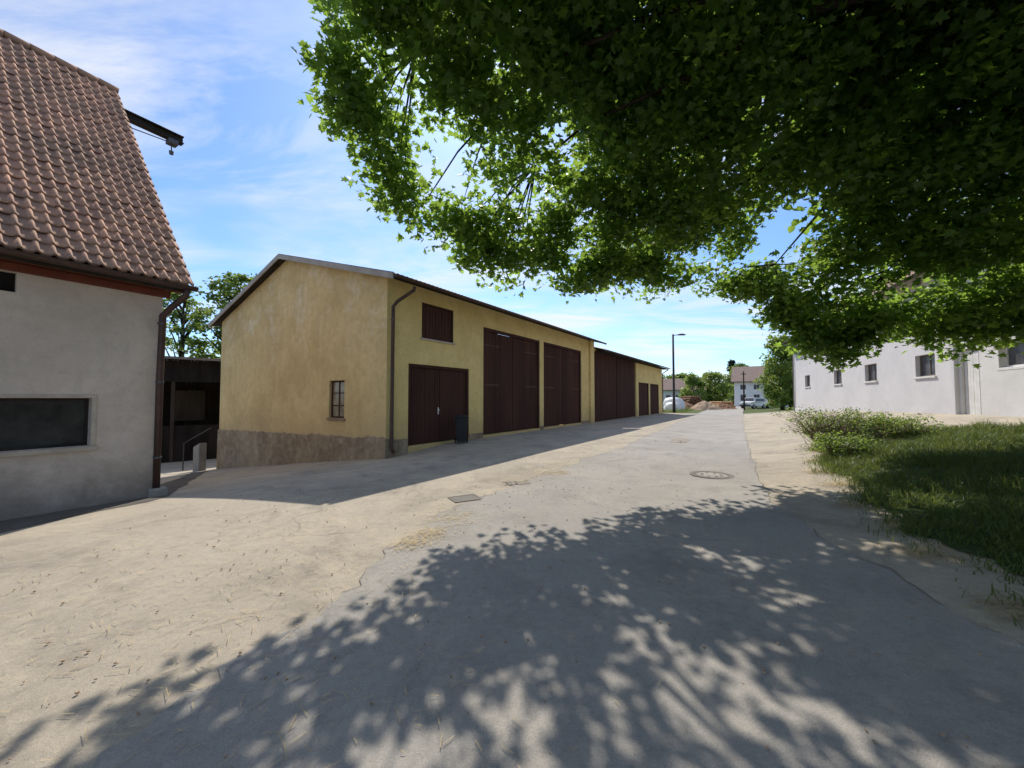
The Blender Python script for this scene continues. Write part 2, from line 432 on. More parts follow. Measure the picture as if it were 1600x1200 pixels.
def grass(name, A, B, n, h0, h1, off=.02, lab="tufty green grass growing on the lawn"):
    a = resample(A, 200, .3, 1.5); b = resample(B, 200, .3, 7.5)
    i = R.integers(0, 199, n); t = R.random(n)**1.3
    p = a[i]*(1-t[:, None])+b[i]*t[:, None]
    edge = np.exp(-t*14)
    p = p+R.normal(0, 1, (n, 2))*(.04+.12*edge)[:, None]
    cl = np.array([mnoise.noise(Vector((x*1.1, y*1.1, 0)))+.6*mnoise.noise(Vector((x*3.3, y*3.3, 2))) for x, y in p])
    keep = cl > -.6+.35*edge*R.random(n); p = p[keep]; cl = cl[keep]; n = len(p); edge = edge[keep]
    h = (h0+(h1-h0)*R.random(n)**2)*(1+1.0*cl)*(1-.45*edge)
    z = g(p[:, 0], p[:, 1])+off-.01
    an = R.random(n)*2*math.pi; w = .0025+.0035*R.random(n)
    dx = np.cos(an)*w; dy = np.sin(an)*w
    le = R.normal(0, .65, (n, 2))*h[:, None]
    b0 = np.stack([p[:, 0]-dx, p[:, 1]-dy, z], 1); b1 = np.stack([p[:, 0]+dx, p[:, 1]+dy, z], 1)
    m0 = np.stack([p[:, 0]-dx*.8+le[:, 0]*.35, p[:, 1]-dy*.8+le[:, 1]*.35, z+h*.6], 1)
    m1 = np.stack([p[:, 0]+dx*.8+le[:, 0]*.35, p[:, 1]+dy*.8+le[:, 1]*.35, z+h*.6], 1)
    tp = np.stack([p[:, 0]+le[:, 0], p[:, 1]+le[:, 1], z+h*.85], 1)
    V = np.stack([b0, b1, m1, m0, tp, tp+.0005], 1).reshape(-1, 3)
    k = np.arange(n)*6
    F = np.concatenate([np.stack([k, k+1, k+2, k+3], 1), np.stack([k+3, k+2, k+5, k+4], 1)])
    o = np_mesh(name, V, F, "grass"); o["kind"] = "stuff"; tag(o, lab, "grass")
    return o
grass("grass", lawnA, lawnB, 230000, .05, .22)
grass("verge_grass", [(16.5, 41.5), (19.0, 42.5), (27, 56)], [(14, 43), (15, 46), (22, 60)], 9000, .2, .5, lab="rough grass verge beside the road end")

def straw(n, spots):
    V = []; F = []
    for k in range(n):
        cx, cy, r = random.choice(spots)
        x = random.gauss(cx, r); y = random.gauss(cy, r); z = gz(x, y)+.016
        a = random.random()*6.28; l = random.uniform(.012, .05); w = .0018
        dx, dy = math.cos(a)*l, math.sin(a)*l; nx, ny = -math.sin(a)*w, math.cos(a)*w
        b = len(V); e = random.uniform(0, .008)
        V += [(x-dx-nx, y-dy-ny, z), (x+dx-nx, y+dy-ny, z+e), (x+dx+nx, y+dy+ny, z+e), (x-dx+nx, y-dy+ny, z)]
        F.append((b, b+1, b+2, b+3))
    mb = MB(); mb.v = V; mb.f = F
    o = obj("straw", mb, "straw", fix=False); o["kind"] = "stuff"; tag(o, "loose straw scattered on the road", "straw")
edge_spots = [(x+random.uniform(-.35, -.1), y, .13) for x, y in ((3.7, 2.6), (4.2, 3.6), (4.6, 4.4), (5.0, 5.3), (5.7, 6.5), (6.3, 7.6), (7.3, 8.8), (8.2, 10))]
straw(9000, [(.7, 8.2, .22), (.9, 8.5, .25), (1.0, 8.3, .15), (1.2, 9.3, .3), (.0, 7.6, .3), (-.95, 4.6, .12), (-1.1, 4.3, .12), (-.8, 5.2, .2), (2.5, 10.5, .6), (-3.5, 3.4, .9), (-4.5, 4.5, 1), (-2, 3, 1), (-1.3, 2.4, .8)]+edge_spots*2)
mb = MB()
for k in range(900):
    x = random.uniform(-5, 5); y = random.uniform(1.2, 12)
    s = random.uniform(.003, .010); z = gz(x, y)+.008
    mb.prism([(x+s*math.cos(t+random.uniform(-.3, .3))*random.uniform(.7, 1.2), y+s*math.sin(t)) for t in (0, 1.2, 2.5, 3.8, 5)], z, z+s)
o = obj("pebbles", mb, "gravel"); o["kind"] = "stuff"; tag(o, "small pebbles and grit on the asphalt", "pebbles")

# ------------------------------------------------------------------ yellow barn
CX, CY = -3.8, 11.6; ANG = math.atan2(.829, .559)
barn = thing("yellow_barn", "long yellow stucco barn with brown plank doors and low roof", "barn", (CX, CY, 0), ANG)
W = 12.4; E = 5.3; RZ = 7.1
mb = MB()
front_open = [(.85, 3.84, .06, 2.72), (1.4, 2.95, 3.62, 4.82), (4.72, 9.3, .1, 4.5), (9.7, 14.4, .1, 4.5)]
wall(mb, 0, 15.6, -.6, E, front_open, "F", .25)
obj("front_wall", mb, "yellow2", barn, fix=False)
mb = MB()
wall(mb, .0, W, -.3, E, [(2.15, 3.05, .92, 2.2)], "G", .22)
mb.quad((0, 0, E), (0, W, E), (0, W/2, RZ))
obj("gable_wall", mb, "yellow", barn, fix=False)
obj("rear_wall", MB().box(.01, 16.3, W-.2, W, -3, E), "yellow", barn)
obj("end_wall", MB().box(16.1, 16.3, 0.01, W-.21, -1, E), "yellow", barn)
pm = MB(); n = 110
def ptop(y): return .37-.024*y+.07*mnoise.noise(Vector((y*.9, 0, 0)))+.06*mnoise.noise(Vector((y*4, 0, 0)))
def pdep(y): return .05+.02*mnoise.noise(Vector((y*2.3, 4, 0)))
for i in range(n):
    y0, y1 = -.04+(W+.08)*i/n, -.04+(W+.08)*(i+1)/n
    pm.quad((-pdep(y0)-.02, y0, -3), (-pdep(y1)-.02, y1, -3), (-pdep(y1)+.01, y1, ptop(y1)), (-pdep(y0)+.01, y0, ptop(y0)))
    pm.quad((-pdep(y0)+.01, y0, ptop(y0)), (-pdep(y1)+.01, y1, ptop(y1)), (.0, y1, ptop(y1)+.025), (.0, y0, ptop(y0)+.025))
pm.quad((-.06, -.04, -3), (-.04, -.04, .36), (.3, -.04, .36), (.3, -.04, -3))
obj("plinth", pm, "plinth", barn, fix=False)
obj("pilaster", MB().box(15.6, 16.22, -.12, .3, -.5, E), "yellow2", barn, bevel=.01)
for (a, b, z) in ((.31, .84, .32), (3.86, 4.7, .22), (9.32, 9.68, .2), (14.42, 15.58, .2)):
    obj("low_plinth", MB().box(a, b, -.03, .1, -.6, z), "plinth", barn, bevel=.01)
sl = (RZ-E)/(W/2)
corr_roof(barn, -.32, 16.7, -.65, E-.65*sl+.12, W/2, RZ+.12, W+.65)
soff = MB()
for sgn in (0, 1):
    ya, yb = (-.6, W/2) if not sgn else (W+.6, W/2)
    za = E-.6*sl
    soff.quad((-.28, ya, za+.03), (16.65, ya, za+.03), (16.65, yb, RZ+.03), (-.28, yb, RZ+.03))
obj("soffit", soff, "darkwood", barn, fix=False)
for (ya, yb) in ((-.66, W/2-.002), (W+.66, W/2+.002)):
    za = E-.66*sl
    obj("rake_board", MB().hexa([(-.34, ya, za-.06), (-.30, ya, za-.06), (-.30, yb, RZ-.06), (-.34, yb, RZ-.06), (-.34, ya, za+.12), (-.30, ya, za+.12), (-.30, yb, RZ+.12), (-.34, yb, RZ+.12)]), "fascia", barn)
def gutter(parent, x0, x1, y, z, r=.075, mat="metal"):
    mb = MB(); k = 9
    for x in (x0, x1):
        for i in range(k):
            a = math.pi+math.pi*i/(k-1); mb.v.append((x, y+r*math.cos(a), z+r*math.sin(a)))
        for i in range(k):
            a = 2*math.pi-math.pi*i/(k-1); mb.v.append((x, y+(r-.008)*math.cos(a), z+(r-.008)*math.sin(a)))
    n = 2*k
    for i in range(n): j = (i+1) % n; mb.f.append((i, j, n+j, n+i))
    mb.f.append(tuple(range(n))); mb.f.append(tuple(range(n, 2*n))[::-1])
    return obj("gutter", mb, mat, parent)
gutter(barn, -.3, 16.7, -.74, E-.65*sl+.06)
dp = obj("downpipe", MB().tube([(.42, -.74, 4.98), (.42, -.72, 4.88), (.2, -.2, 4.55), (.14, -.11, 4.4), (.14, -.10, 2), (.14, -.10, .1), (.14, -.2, -.05)], .055, 10), "metal", barn, smooth=True)
for z in (.8, 2.4, 4.0): obj("pipe_clamp", MB().tube([(.14, -.10, z-.02), (.14, -.10, z+.02)], .066, 10), "steel", dp)
def frame(parent, a0, a1, z0, z1, d=.03, w=.09, mat="brownwood", face="F"):
    obj("door_frame", MB().box(a0+.002, a0+w, d, d+.12, z0, z1-.002, face).box(a1-w, a1-.002, d, d+.12, z0, z1-.002, face).box(a0+w, a1-w, d, d+.12, z1-w, z1-.002, face), mat, parent)
frame(barn, .85, 3.84, .06, 2.72)
plank_leaf(barn, .95, 2.34, .08, 2.62, d=.1, w=.115, handle=(2.28, 1.15))
plank_leaf(barn, 2.36, 3.74, .08, 2.62, d=.1, w=.115)
for (o0, o1, c0) in ((4.72, 9.3, 7.0), (9.7, 14.4, 12.05)):
    frame(barn, o0, o1, .1, 4.5, w=.12)
    for (a, b, s) in ((o0+.13, c0-.02, 1), (c0+.02, o1-.13, -1)):
        st = [(a+.05, a+1.1, zz) if s > 0 else (b-1.1, b-.05, zz) for zz in (2.15, 3.8)]
        plank_leaf(barn, a, b, .12, 4.36, d=.1, w=.16, straps=st)
frame(barn, 1.4, 2.95, 3.62, 4.82, d=.02, w=.06)
plank_leaf(barn, 1.47, 2.88, 3.64, 4.75, d=.06, w=.15, name="shutter")
obj("hatch_sill", MB().box(1.33, 3.02, -.04, .2, 3.55, 3.617), "beigeframe", barn, bevel=.01)
window(barn, 2.15, 3.05, .92, 2.2, "G", .08, 2, 3, "brownwood", "glassdusty", "plinth", .06)

annex = thing("yellow_annex", "lower yellow barn extension with tall dark sliding plank doors", "barn", (CX, CY, 0), ANG)
mb = MB(); AE = 4.9
wall(mb, 16.3, 35.6, -.5, AE, [(16.5, 26.1, 0, 4.72), (26.8, 30.2, 0, 3.0), (30.7, 34.1, 0, 3.0)], "F", .25, .03)
obj("front_wall", mb, "yellow2", annex, fix=False)
obj("side_wall", MB().box(35.4, 35.6, .05, 11.6, -1, AE).prism([(.05, AE+.001), (11.6, AE+.001), (5.8, AE+1.65)], 35.4, 35.6, "x"), "yellow2", annex)
obj("rear_wall", MB().box(16.31, 35.39, 11.4, 11.6, -3, AE), "yellow2", annex)
sl2 = 1.65/5.8
corr_roof(annex, 16.75, 36.0, -.62, AE-.62*sl2+.1, 5.8, AE+1.75, 12.2)
obj("soffit", MB().box(16.72, 35.95, -.58, .02, AE-.62*sl2-.06, AE-.62*sl2+.0), "darkwood", annex)
gutter(annex, 16.75, 36.0, -.71, AE-.62*sl2+.05)
for i in range(4):
    a = 16.52+i*2.4; plank_leaf(annex, a, a+2.37, .03, 4.7, d=.12+.03*(i % 2), w=.16)
for (a0, a1) in ((26.8, 30.2), (30.7, 34.1)):
    frame(annex, a0, a1, 0, 3.0, d=.06)
    m_ = (a0+a1)/2
    plank_leaf(annex, a0+.1, m_-.01, .03, 2.9, d=.12, w=.16); plank_leaf(annex, m_+.01, a1-.1, .03, 2.9, d=.12, w=.16)
obj("downpipe", MB().tube([(35.3, -.7, 4.6), (35.3, -.1, 4.2), (35.3, -.1, .1)], .05, 8), "metal", annex, smooth=True)

rw = thing("ramp_wall", "short concrete ramp wall with steel handrail beside the barn", "wall", (CX, CY, 0), ANG)
obj("concrete_block", MB().prism([(12.46, -2.4), (13.2, -2.4), (13.2, -.72), (12.46, -.5)], -.75, -.45, "x"), "greyconc", rw, bevel=.03)
obj("handrail", MB().tube([(-.3, 12.46, .2), (-.41, 15.7, -.75), (-.41, 15.7, -2.3)], .028, 8), "lampsteel", rw)

# ------------------------------------------------------------------ left house
LX, LY = -6.65, 7.25; LANG = math.atan2(.863, .5045)
house = thing("grey_house", "grey rendered farm house with steep clay pantile roof", "house", (LX, LY, 0), LANG)
LE = 3.75
mb = MB(); wall(mb, -7, 0, -1.2, LE, [(-3.2, -.88, .80, 1.60), (-3.2, -1.72, 3.20, 3.50)], "F", .25)
mb.quad((-7, 0, -1.2), (-7, 9.2, -1.2), (-7, 9.2, LE), (-7, 0, LE))
mb.quad((0, 0, -2.5), (0, 9.2, -2.5), (0, 9.2, LE), (0, 0, LE)); mb.quad((0, 0, LE), (0, 9.2, LE), (0, 4.6, LE+5.6))
mb.quad((-7, 9.2, -2.5), (0, 9.2, -2.5), (0, 9.2, LE), (-7, 9.2, LE))
mb.quad((-7, 0, LE), (-7, 9.2, LE), (-7, 4.6, LE+5.6))
obj("wall", mb, "greywall", house, fix=False)
window(house, -3.2, -.88, .80, 1.60, "F", .16, 1, 1, "darkwood", "glassdark", "beigeframe", .04)
obj("surround", MB().prism([(-3.2, 1.602), (-.88, 1.602), (-.88, .72), (-.82, .72), (-.82, 1.66), (-3.2, 1.66)], -.015, .1, "y"), "beigeframe", house, bevel=.006)
obj("vent", MB().box(-3.2, -1.72, .1, .15, 3.20, 3.50), "shedwood", house)
def pantile(parent, x0, x1, ye, ze, yr, zr, tw=.168, tl=.28):
    Ls = math.hypot(yr-ye, zr-ze); cs = (yr-ye)/Ls; sn = (zr-ze)/Ls
    nx = int((x1-x0)/tw*9); xs = np.linspace(x0, x1, nx)
    ph = (xs-x0)/tw % 1
    prof = np.where(ph < .4, .036*np.sin(ph/.4*math.pi), -.010*np.sin((ph-.4)/.6*math.pi))
    rows = int(Ls/tl); V = []; UV = []
    ts = []
    for r in range(rows):
        s0 = r*tl; s1 = min((r+1)*tl, Ls)
        ts += [(s0+.0005, -.006, r), (s0+.002, .030, r), (s0+.012, .034, r), (s1-.001, .003, r)]
    for (s, h, r) in ts:
        jit = np.array([.008*(mnoise.noise(Vector((math.floor((x-x0)/tw)*3.7, r*5.3, 1)))) for x in xs])
        sag = -.03*math.sin(s/Ls*math.pi)
        hh = prof+h+jit+sag
        so_ = s+np.array([.009*(mnoise.noise(Vector((math.floor((x-x0)/tw)*2.7, r*3.3, 9)))) for x in xs])
        V.append(np.stack([xs, ye+so_*cs-hh*sn, ze+so_*sn+hh*cs], 1)); UV.append(np.stack([xs-x0, np.full(nx, r*tl+.1)], 1))
    V = np.array(V); h, w = V.shape[:2]
    i, j = np.meshgrid(np.arange(h-1), np.arange(w-1), indexing="ij"); b = (i*w+j).ravel()
    F = np.stack([b, b+1, b+w+1, b+w], 1)
    o = np_mesh("roof", V.reshape(-1, 3), F, "tile"); o.parent = parent
    uv = o.data.uv_layers.new(name="UVMap"); U = np.array(UV).reshape(-1, 2)
    uv.data.foreach_set("uv", U[F.ravel()].ravel().astype(np.float32))
    o.data.polygons.foreach_set("use_smooth", [True]*len(F))
    return o
pantile(house, -7, .34, -.38, LE+.02, 4.6, LE+6.0)
obj("rear_roof", MB().prism([(4.62, LE+5.95), (9.6, LE-.1), (9.6, LE-.2), (4.62, LE+5.8)], -7, .34, "x"), "darkwood", house)
obj("roof_deck", MB().prism([(-.3, LE-.02), (4.6, LE+5.85), (4.6, LE+5.75), (-.2, LE-.05)], -7, .3, "x"), "darkwood", house)
for i in range(16):
    x = .36-i*.37
    obj("ridge_tile", MB().tube([(x, 4.62, LE+5.96), (x-.38, 4.62, LE+5.99)], [.11, .09], 10), "tile", house, smooth=True)
obj("eave_board", MB().box(-7, .30, -.36, -.33, LE-.14, LE-.02), "darkwood", house)
obj("eave_soffit", MB().box(-7, .28, -.329, -.001, LE-.10, LE-.08), "redwood", house)
obj("wall_plate", MB().box(-7, .1, -.05, -.002, LE-.24, LE-.11), "redwood", house, bevel=.01)
gutter(house, -7, .36, -.46, LE-.03, .08)
dp = obj("downpipe", MB().tube([(.2, -.46, LE-.1), (.2, -.45, LE-.22), (.08, -.2, LE-.42), (-.02, -.09, LE-.6), (-.03, -.08, 2), (-.03, -.08, -.25)], .055, 12), "metal", house, smooth=True)
for z in (.5, 1.9, 3.0): obj("pipe_clamp", MB().tube([(-.03, -.08, z-.015), (-.03, -.08, z+.015)], .065, 12), "steel", dp)
obj("corner_stone", MB().prism([(-.16, -.2), (.1, -.22), (.12, .02), (-.14, -.005)], -1, -.06), "conc", house, bevel=.03)
z0 = LE+5.35
hbo = obj("hoist_beam", MB().prism([(4.5, z0-.03), (4.7, z0-.03), (4.7, z0), (4.62, z0), (4.62, z0+.16), (4.7, z0+.16), (4.7, z0+.19), (4.5, z0+.19), (4.5, z0+.16), (4.58, z0+.16), (4.58, z0), (4.5, z0)], -.5, 1.75, "x"), "darkwood", house)
obj("trolley", MB().box(1.4, 1.62, 4.48, 4.72, z0-.16, z0-.031), "steel", hbo)
obj("hook", MB().tube([(1.5, 4.6, z0-.14), (1.5, 4.6, z0-.34), (1.5, 4.6, z0-.36), (1.5, 4.6, z0-.45)], [.015, .015, .06, .05], 8), "steel", hbo)
obj("pull_bar", MB().tube([(.1, 4.6, z0-.25), (1.4, 4.6, z0-.12)], .014, 6), "steel", hbo)

# ------------------------------------------------------------------ shed behind the alley
shed = thing("open_shed", "dark weathered timber lean-to shed at the end of the alley", "shed", (-24.5, 20.2, -2.3), math.radians(40))
sw = MB(); n = 50
for i in range(n): sw.box(i*.2, i*.2+.199, 3.0+random.uniform(-.01, .01), 3.06, 0, 6.4)
obj("back_wall", sw, "shedwood", shed)
for x in (.1, 2.5, 5, 7.5, 9.8): obj("post", MB().box(x-.09, x+.09, 0, .18, 0, 5.19), "darkwood", shed)
obj("roof", MB().prism([(-.6, 6.25), (3.4, 6.5), (3.4, 6.6), (-.6, 6.4)], -.4, 10.4, "x"), "corrug", shed)
obj("lower_wall", MB().box(.2, 9.7, .05, .14, 0, 2.2), "shedwood", shed)
for x in (0, 9.9): obj("side_wall", MB().box(x, x+.1, .2, 2.99, 0, 6.3), "shedwood", shed)
up = MB()
for i in range(62): up.box(.05+i*.16, .05+i*.16+.157, -.03+random.uniform(-.01, .01), -.005, 4.9, 6.3)
obj("upper_boarding", up, "shedwood", shed)
obj("beam", MB().box(0, 10, 0, .15, 5.2, 5.4), "darkwood", shed)
obj("hanging_board", MB().box(4.9, 6.6, 2.4, 2.45, 2.4, 4.4), "darkwood", shed)

# ------------------------------------------------------------------ white building
FX, FY = 23.5, 32.0; WANG = math.atan2(-.918, -.397)
wb = thing("white_barn", "long white rendered stable building with small square windows", "barn", (FX, FY, 0), WANG)
WE = 6.5; wins = [(3.1, 4.3), (9.0, 10.2), (13.3, 14.6), (17.9, 19.2)]
mb = MB(); wall(mb, 0, 20.4, -.3, WE, [(a, b, 2.45, 3.3) for a, b in wins], "F", .25)
mb.quad((0, 0, -.3), (0, 11, -.3), (0, 11, WE), (0, 0, WE)); mb.quad((0, 0, WE), (0, 11, WE), (0, 5.5, WE+3.8))
mb.quad((32, 0, -.3), (32, 11, -.3), (32, 11, WE), (32, 0, WE)); mb.quad((32, 0, WE), (32, 11, WE), (32, 5.5, WE+3.8))
mb.quad((0, 11, -.3), (32, 11, -.3), (32, 11, WE), (0, 11, WE))
obj("wall", mb, "whitewall", wb, fix=False)
for a, b in wins: window(wb, a, b, 2.45, 3.3, "F", .14, 2, 1, "greywood", "glass", "whitepaint", .06)
obj("buttress", MB().box(20.4, 20.6, -.16, .2, -.3, WE), "whitewall", wb, bevel=.02)
mb = MB(); wall(mb, 20.6, 32, -.3, WE, [(20.75, 21.6, .6, 3.2), (22.4, 23.8, 2.5, 3.25), (26, 27.4, 2.5, 3.25)], "F", .2, -.05)
obj("side_wing_wall", mb, "creamwall", wb, fix=False)
plank_leaf(wb, 20.76, 21.59, .6, 3.19, "F", .02, .14, "whitepaint")
for a in (22.4, 26): window(wb, a, a+1.4, 2.5, 3.25, "F", .10, 2, 1, "whitepaint", "glass", "whitepaint", .06)
obj("plinth", MB().box(-.04, 3.2, -.06, .05, -.3, .75), "whitewall", wb, bevel=.02)
obj("roof", MB().prism([(-.6, WE-.35), (5.5, WE+3.9), (11.6, WE-.35), (11.6, WE-.2), (5.5, WE+4.1), (-.6, WE-.2)], -.4, 32.4, "x"), "tile2", wb)
gutter(wb, -.4, 32.4, -.68, WE-.28, .08)
obj("downpipe", MB().tube([(.4, -.68, WE-.4), (.3, -.08, WE-.8), (.3, -.08, .5)], .05, 8), "galv", wb, smooth=True)

# ------------------------------------------------------------------ far houses
def far_house(name, label, x, y, ang, Lh, Wh, eave, ridge, wins, wm="whitewall", rm="tile2", chimney=True):
    z = gz(x, y)
    h = thing(name, label, "house", (x, y, z), ang)
    mb = MB(); wall(mb, 0, Lh, -.5, eave, wins, "F", .2)
    mb.quad((0, 0, -.5), (0, Wh, -.5), (0, Wh, eave), (0, 0, eave)); mb.quad((Lh, 0, -.5), (Lh, Wh, -.5), (Lh, Wh, eave), (Lh, 0, eave))
    mb.quad((0, 0, eave), (0, Wh, eave), (0, Wh/2, ridge)); mb.quad((Lh, 0, eave), (Lh, Wh, eave), (Lh, Wh/2, ridge))
    mb.quad((0, Wh, -.5), (Lh, Wh, -.5), (Lh, Wh, eave), (0, Wh, eave))
    obj("wall", mb, wm, h, fix=False)
    s = (ridge-eave)/(Wh/2)
    r = obj("roof", MB().prism([(-.6, eave-.6*s), (Wh/2, ridge), (Wh+.6, eave-.6*s), (Wh+.6, eave-.6*s+.2), (Wh/2, ridge+.2), (-.6, eave-.6*s+.2)], -.5, Lh+.5, "x"), rm, h)
    if chimney: obj("chimney", MB().box(Lh*.6, Lh*.6+.6, Wh/2-.3, Wh/2+.3, ridge-.5, ridge+1.1), "plinth", r)
    for (a, b, c, d) in wins: window(h, a, b, c, d, "F", .1, 2, 1, "whitepaint", "glass", None, .07)
    return h
w4 = [(1, 2, 1, 2.3), (3.2, 4.2, 1, 2.3), (5.6, 6.6, 1, 2.3), (1, 2, 3.2, 4.2), (3.2, 4.2, 3.2, 4.2), (5.6, 6.6, 3.2, 4.2)]
M["tile3"] = simple("reddish_roof_tiles", (.34, .25, .20), (.27, .20, .17), 2, .9, .2, spec=.1)
M["farwhite"] = simple("far_white_wall", (.85, .84, .82), (.78, .77, .75), 2, .9, .1, spec=.1)
far_house("white_house", "white two storey house with reddish tiled roof", 43.4, 75, math.radians(-33), 8.6, 9, 5.0, 7.8, w4, wm="farwhite", rm="tile3")
far_house("village_house", "white village house with brown roof behind trees", 37, 95, math.radians(-24), 9.5, 9, 5.6, 8.2, w4, wm="farwhite", rm="tile3")
far_house("village_house", "pale house with reddish tiled roof near trees", 68, 120, math.radians(-30), 12, 9, 5, 8.8, w4, wm="farwhite", rm="tile3")

# ------------------------------------------------------------------ vegetation
def leaves(name, P, size, mat, parent=None, up=.7, droop=.35):
    n = len(P)
    a = R.normal(0, 1, (n, 3)); a[:, 2] = a[:, 2]*.5-droop; a /= np.linalg.norm(a, axis=1)[:, None]
    nn = R.normal(0, 1, (n, 3)); nn[:, 2] += up*2
    nn -= a*np.sum(nn*a, 1)[:, None]; nn /= np.linalg.norm(nn, axis=1)[:, None]
    b = np.cross(nn, a); s = (size*(.6+.7*R.random(n)))[:, None]
    v = [P, P+a*s*.25+b*s*.42+nn*s*.07, P+a*s*.68+b*s*.34+nn*s*.06, P+a*s*1.0-nn*s*.08, P+a*s*.68-b*s*.34+nn*s*.06, P+a*s*.25-b*s*.42+nn*s*.07]
    V = np.stack(v, 1).reshape(-1, 3); k = np.arange(n)*6
    F = np.stack([np.stack([k, k+1, k+2, k+3], 1), np.stack([k, k+3, k+4, k+5], 1)], 1).reshape(-1, 4)
    o = np_mesh(name, V, F, mat)
    if parent is not None: o.parent = parent
    return o
def lobed(name, P, size, mat, parent, up=.7, droop=.35):
    # lobed leaf: two halves, each with two pointed lobes and a notch
    n = len(P)
    a = R.normal(0, 1, (n, 3)); a[:, 2] = a[:, 2]*.5-droop; a /= np.linalg.norm(a, axis=1)[:, None]
    nn = R.normal(0, 1, (n, 3)); nn[:, 2] += up*2
    nn -= a*np.sum(nn*a, 1)[:, None]; nn /= np.linalg.norm(nn, axis=1)[:, None]
    b = np.cross(nn, a); s = (size*(.6+.7*R.random(n)))[:, None]
    def q(u, w, h): return P+a*s*u+b*s*w+nn*s*h
    v = [q(0, 0, 0), q(.10, .46, .08), q(.36, .26, .03), q(.66, .44, .07), q(.62, .16, .02), q(1.0, 0, -.08),
         q(.10, -.46, .08), q(.36, -.26, .03), q(.66, -.44, .07), q(.62, -.16, .02)]
    V = np.stack(v, 1).reshape(-1, 3); k = np.arange(n)*10
    F = np.stack([np.stack([k, k+1, k+2, k+4], 1), np.stack([k+2, k+3, k+4, k+4], 1)[:, [0, 1, 2, 2]], np.stack([k, k+4, k+5, k+9], 1), np.stack([k, k+9, k+7, k+6], 1)], 1)
    quads = np.concatenate([np.stack([k, k+1, k+2, k+4], 1), np.stack([k, k+4, k+5, k+9], 1), np.stack([k, k+9, k+7, k+6], 1)])
    tris = np.concatenate([np.stack([k+2, k+3, k+4], 1), np.stack([k+7, k+9, k+8], 1)])
    me = bpy.data.meshes.new(name)
    me.vertices.add(len(V)); me.vertices.foreach_set("co", V.astype(np.float32).ravel())
    li = np.concatenate([quads.ravel(), tris.ravel()]).astype(np.int32)
    me.loops.add(len(li)); me.loops.foreach_set("vertex_index", li)
    ls = np.concatenate([np.arange(len(quads))*4, len(quads)*4+np.arange(len(tris))*3]).astype(np.int32)
    lt = np.concatenate([np.full(len(quads), 4), np.full(len(tris), 3)]).astype(np.int32)
    me.polygons.add(len(ls)); me.polygons.foreach_set("loop_start", ls); me.polygons.foreach_set("loop_total", lt)
    me.update(calc_edges=True)
    o = bpy.data.objects.new(name, me); col.objects.link(o); setmat(o, mat); o.parent = parent
    return o
def clumps(C, r, n, flat=.6):
    C = np.asarray(C); k = len(C)
    D = R.normal(0, 1, (k, n, 3)); D /= np.linalg.norm(D, axis=2)[..., None]
    D *= (R.random((k, n, 1))**(1/2.2))
    rr = (r*(.6+.8*R.random((k, 1, 1))))
    D = D*rr; D[..., 2] *= flat
    return (C[:, None]+D).reshape(-1, 3)
rim = np.array([(-2.45, 5.7, 7.7), (-2.65, 5.9, 6.9), (-2.7, 6.1, 6.2), (-2.35, 6.5, 5.5), (-1.95, 6.9, 5.1), (-1.3, 7.4, 4.95), (-.8, 7.9, 4.6), (-.1, 8.5, 4.15), (.7, 9, 4.8), (2, 9.3, 4.45), (3, 9.9, 4.9),
    (4.2, 10.3, 4.7), (5.4, 10.2, 4.8), (6.5, 10, 4.4), (7.0, 9.6, 3.4), (7.6, 9.0, 2.35), (8.2, 8.8, 3.25), (9.3, 8.8, 3.2), (11, 8.6, 3.1), (14, 7.5, 3), (16, 2, 3.5), (13, -3, 4), (7, -5, 5), (2, -4, 5.6), (-1.2, -1, 6.6), (-2.2, 2, 7.6), (-2.3, 4.5, 8.0)])
def inpoly(x, y):
    c = False; n = len(rim); j = n-1
    for i in range(n):
        xi, yi = rim[i, :2]; xj, yj = rim[j, :2]
        if (yi > y) != (yj > y) and x < (xj-xi)*(y-yi)/(yj-yi)+xi: c = not c
        j = i
    return c
def rimdist(x, y):
    best = 9e9
    for i in range(len(rim)):
        a = rim[i, :2]; b = rim[(i+1) % len(rim), :2]; ab = b-a; p = np.array((x, y))
        t = np.clip(np.dot(p-a, ab)/max(np.dot(ab, ab), 1e-6), 0, 1); best = min(best, np.linalg.norm(p-a-ab*t))
    return best
def under(x, y, s):
    d = np.hypot(rim[:, 0]-x, rim[:, 1]-y)+.15; w = 1/d**2.5
    return float((w*rim[:, 2]).sum()/w.sum())+min(.42*s, 2.2)
C = []; Cin = []
tries = 0
while len(C) < 2050 and tries < 40000:
    tries += 1
    x = random.uniform(-3.0, 16); y = random.uniform(-5, 10.5)
    if y < 3 and random.random() < .78: continue
    if x > 12 and random.random() < .5: continue
    if not inpoly(x, y): continue
    s = rimdist(x, y); u = under(x, y, s)
    th = min(.4+1.1*s, 3.6)*(.6 if x < -1 else 1)
    u += .35*mnoise.noise(Vector((x*.8, y*.8, 7)))*min(1, s)
    z = u+th*random.random()**1.3
    gap = -.26+.14*(s < 1.2)
    if x > 6: gap -= .12
    if mnoise.noise(Vector((x*.9, y*.9, z*.9))) < gap: continue
    C.append((x, y, z))
    if s > 1.3 and random.random() < .66:
        Cin.append((x+random.gauss(0, .3), y+random.gauss(0, .3), u+1.4+random.random()*2.6))
for i in range(len(rim)-1):
    a = rim[i]; b = rim[i+1]; l = np.linalg.norm(a-b)
    if a[1] < 4 and b[1] < 4: continue
    for k in range(int(l/.26)+1+(2 if a[0] > 6 else 0)*int(l/.5)):
        t = random.random(); p = a*(1-t)+b*t
        C.append(tuple(p+np.array([random.gauss(0, .2), random.gauss(0, .2), random.gauss(.15, .22)])))
C = np.array(C)
TX, TY = 8.6, 2.6
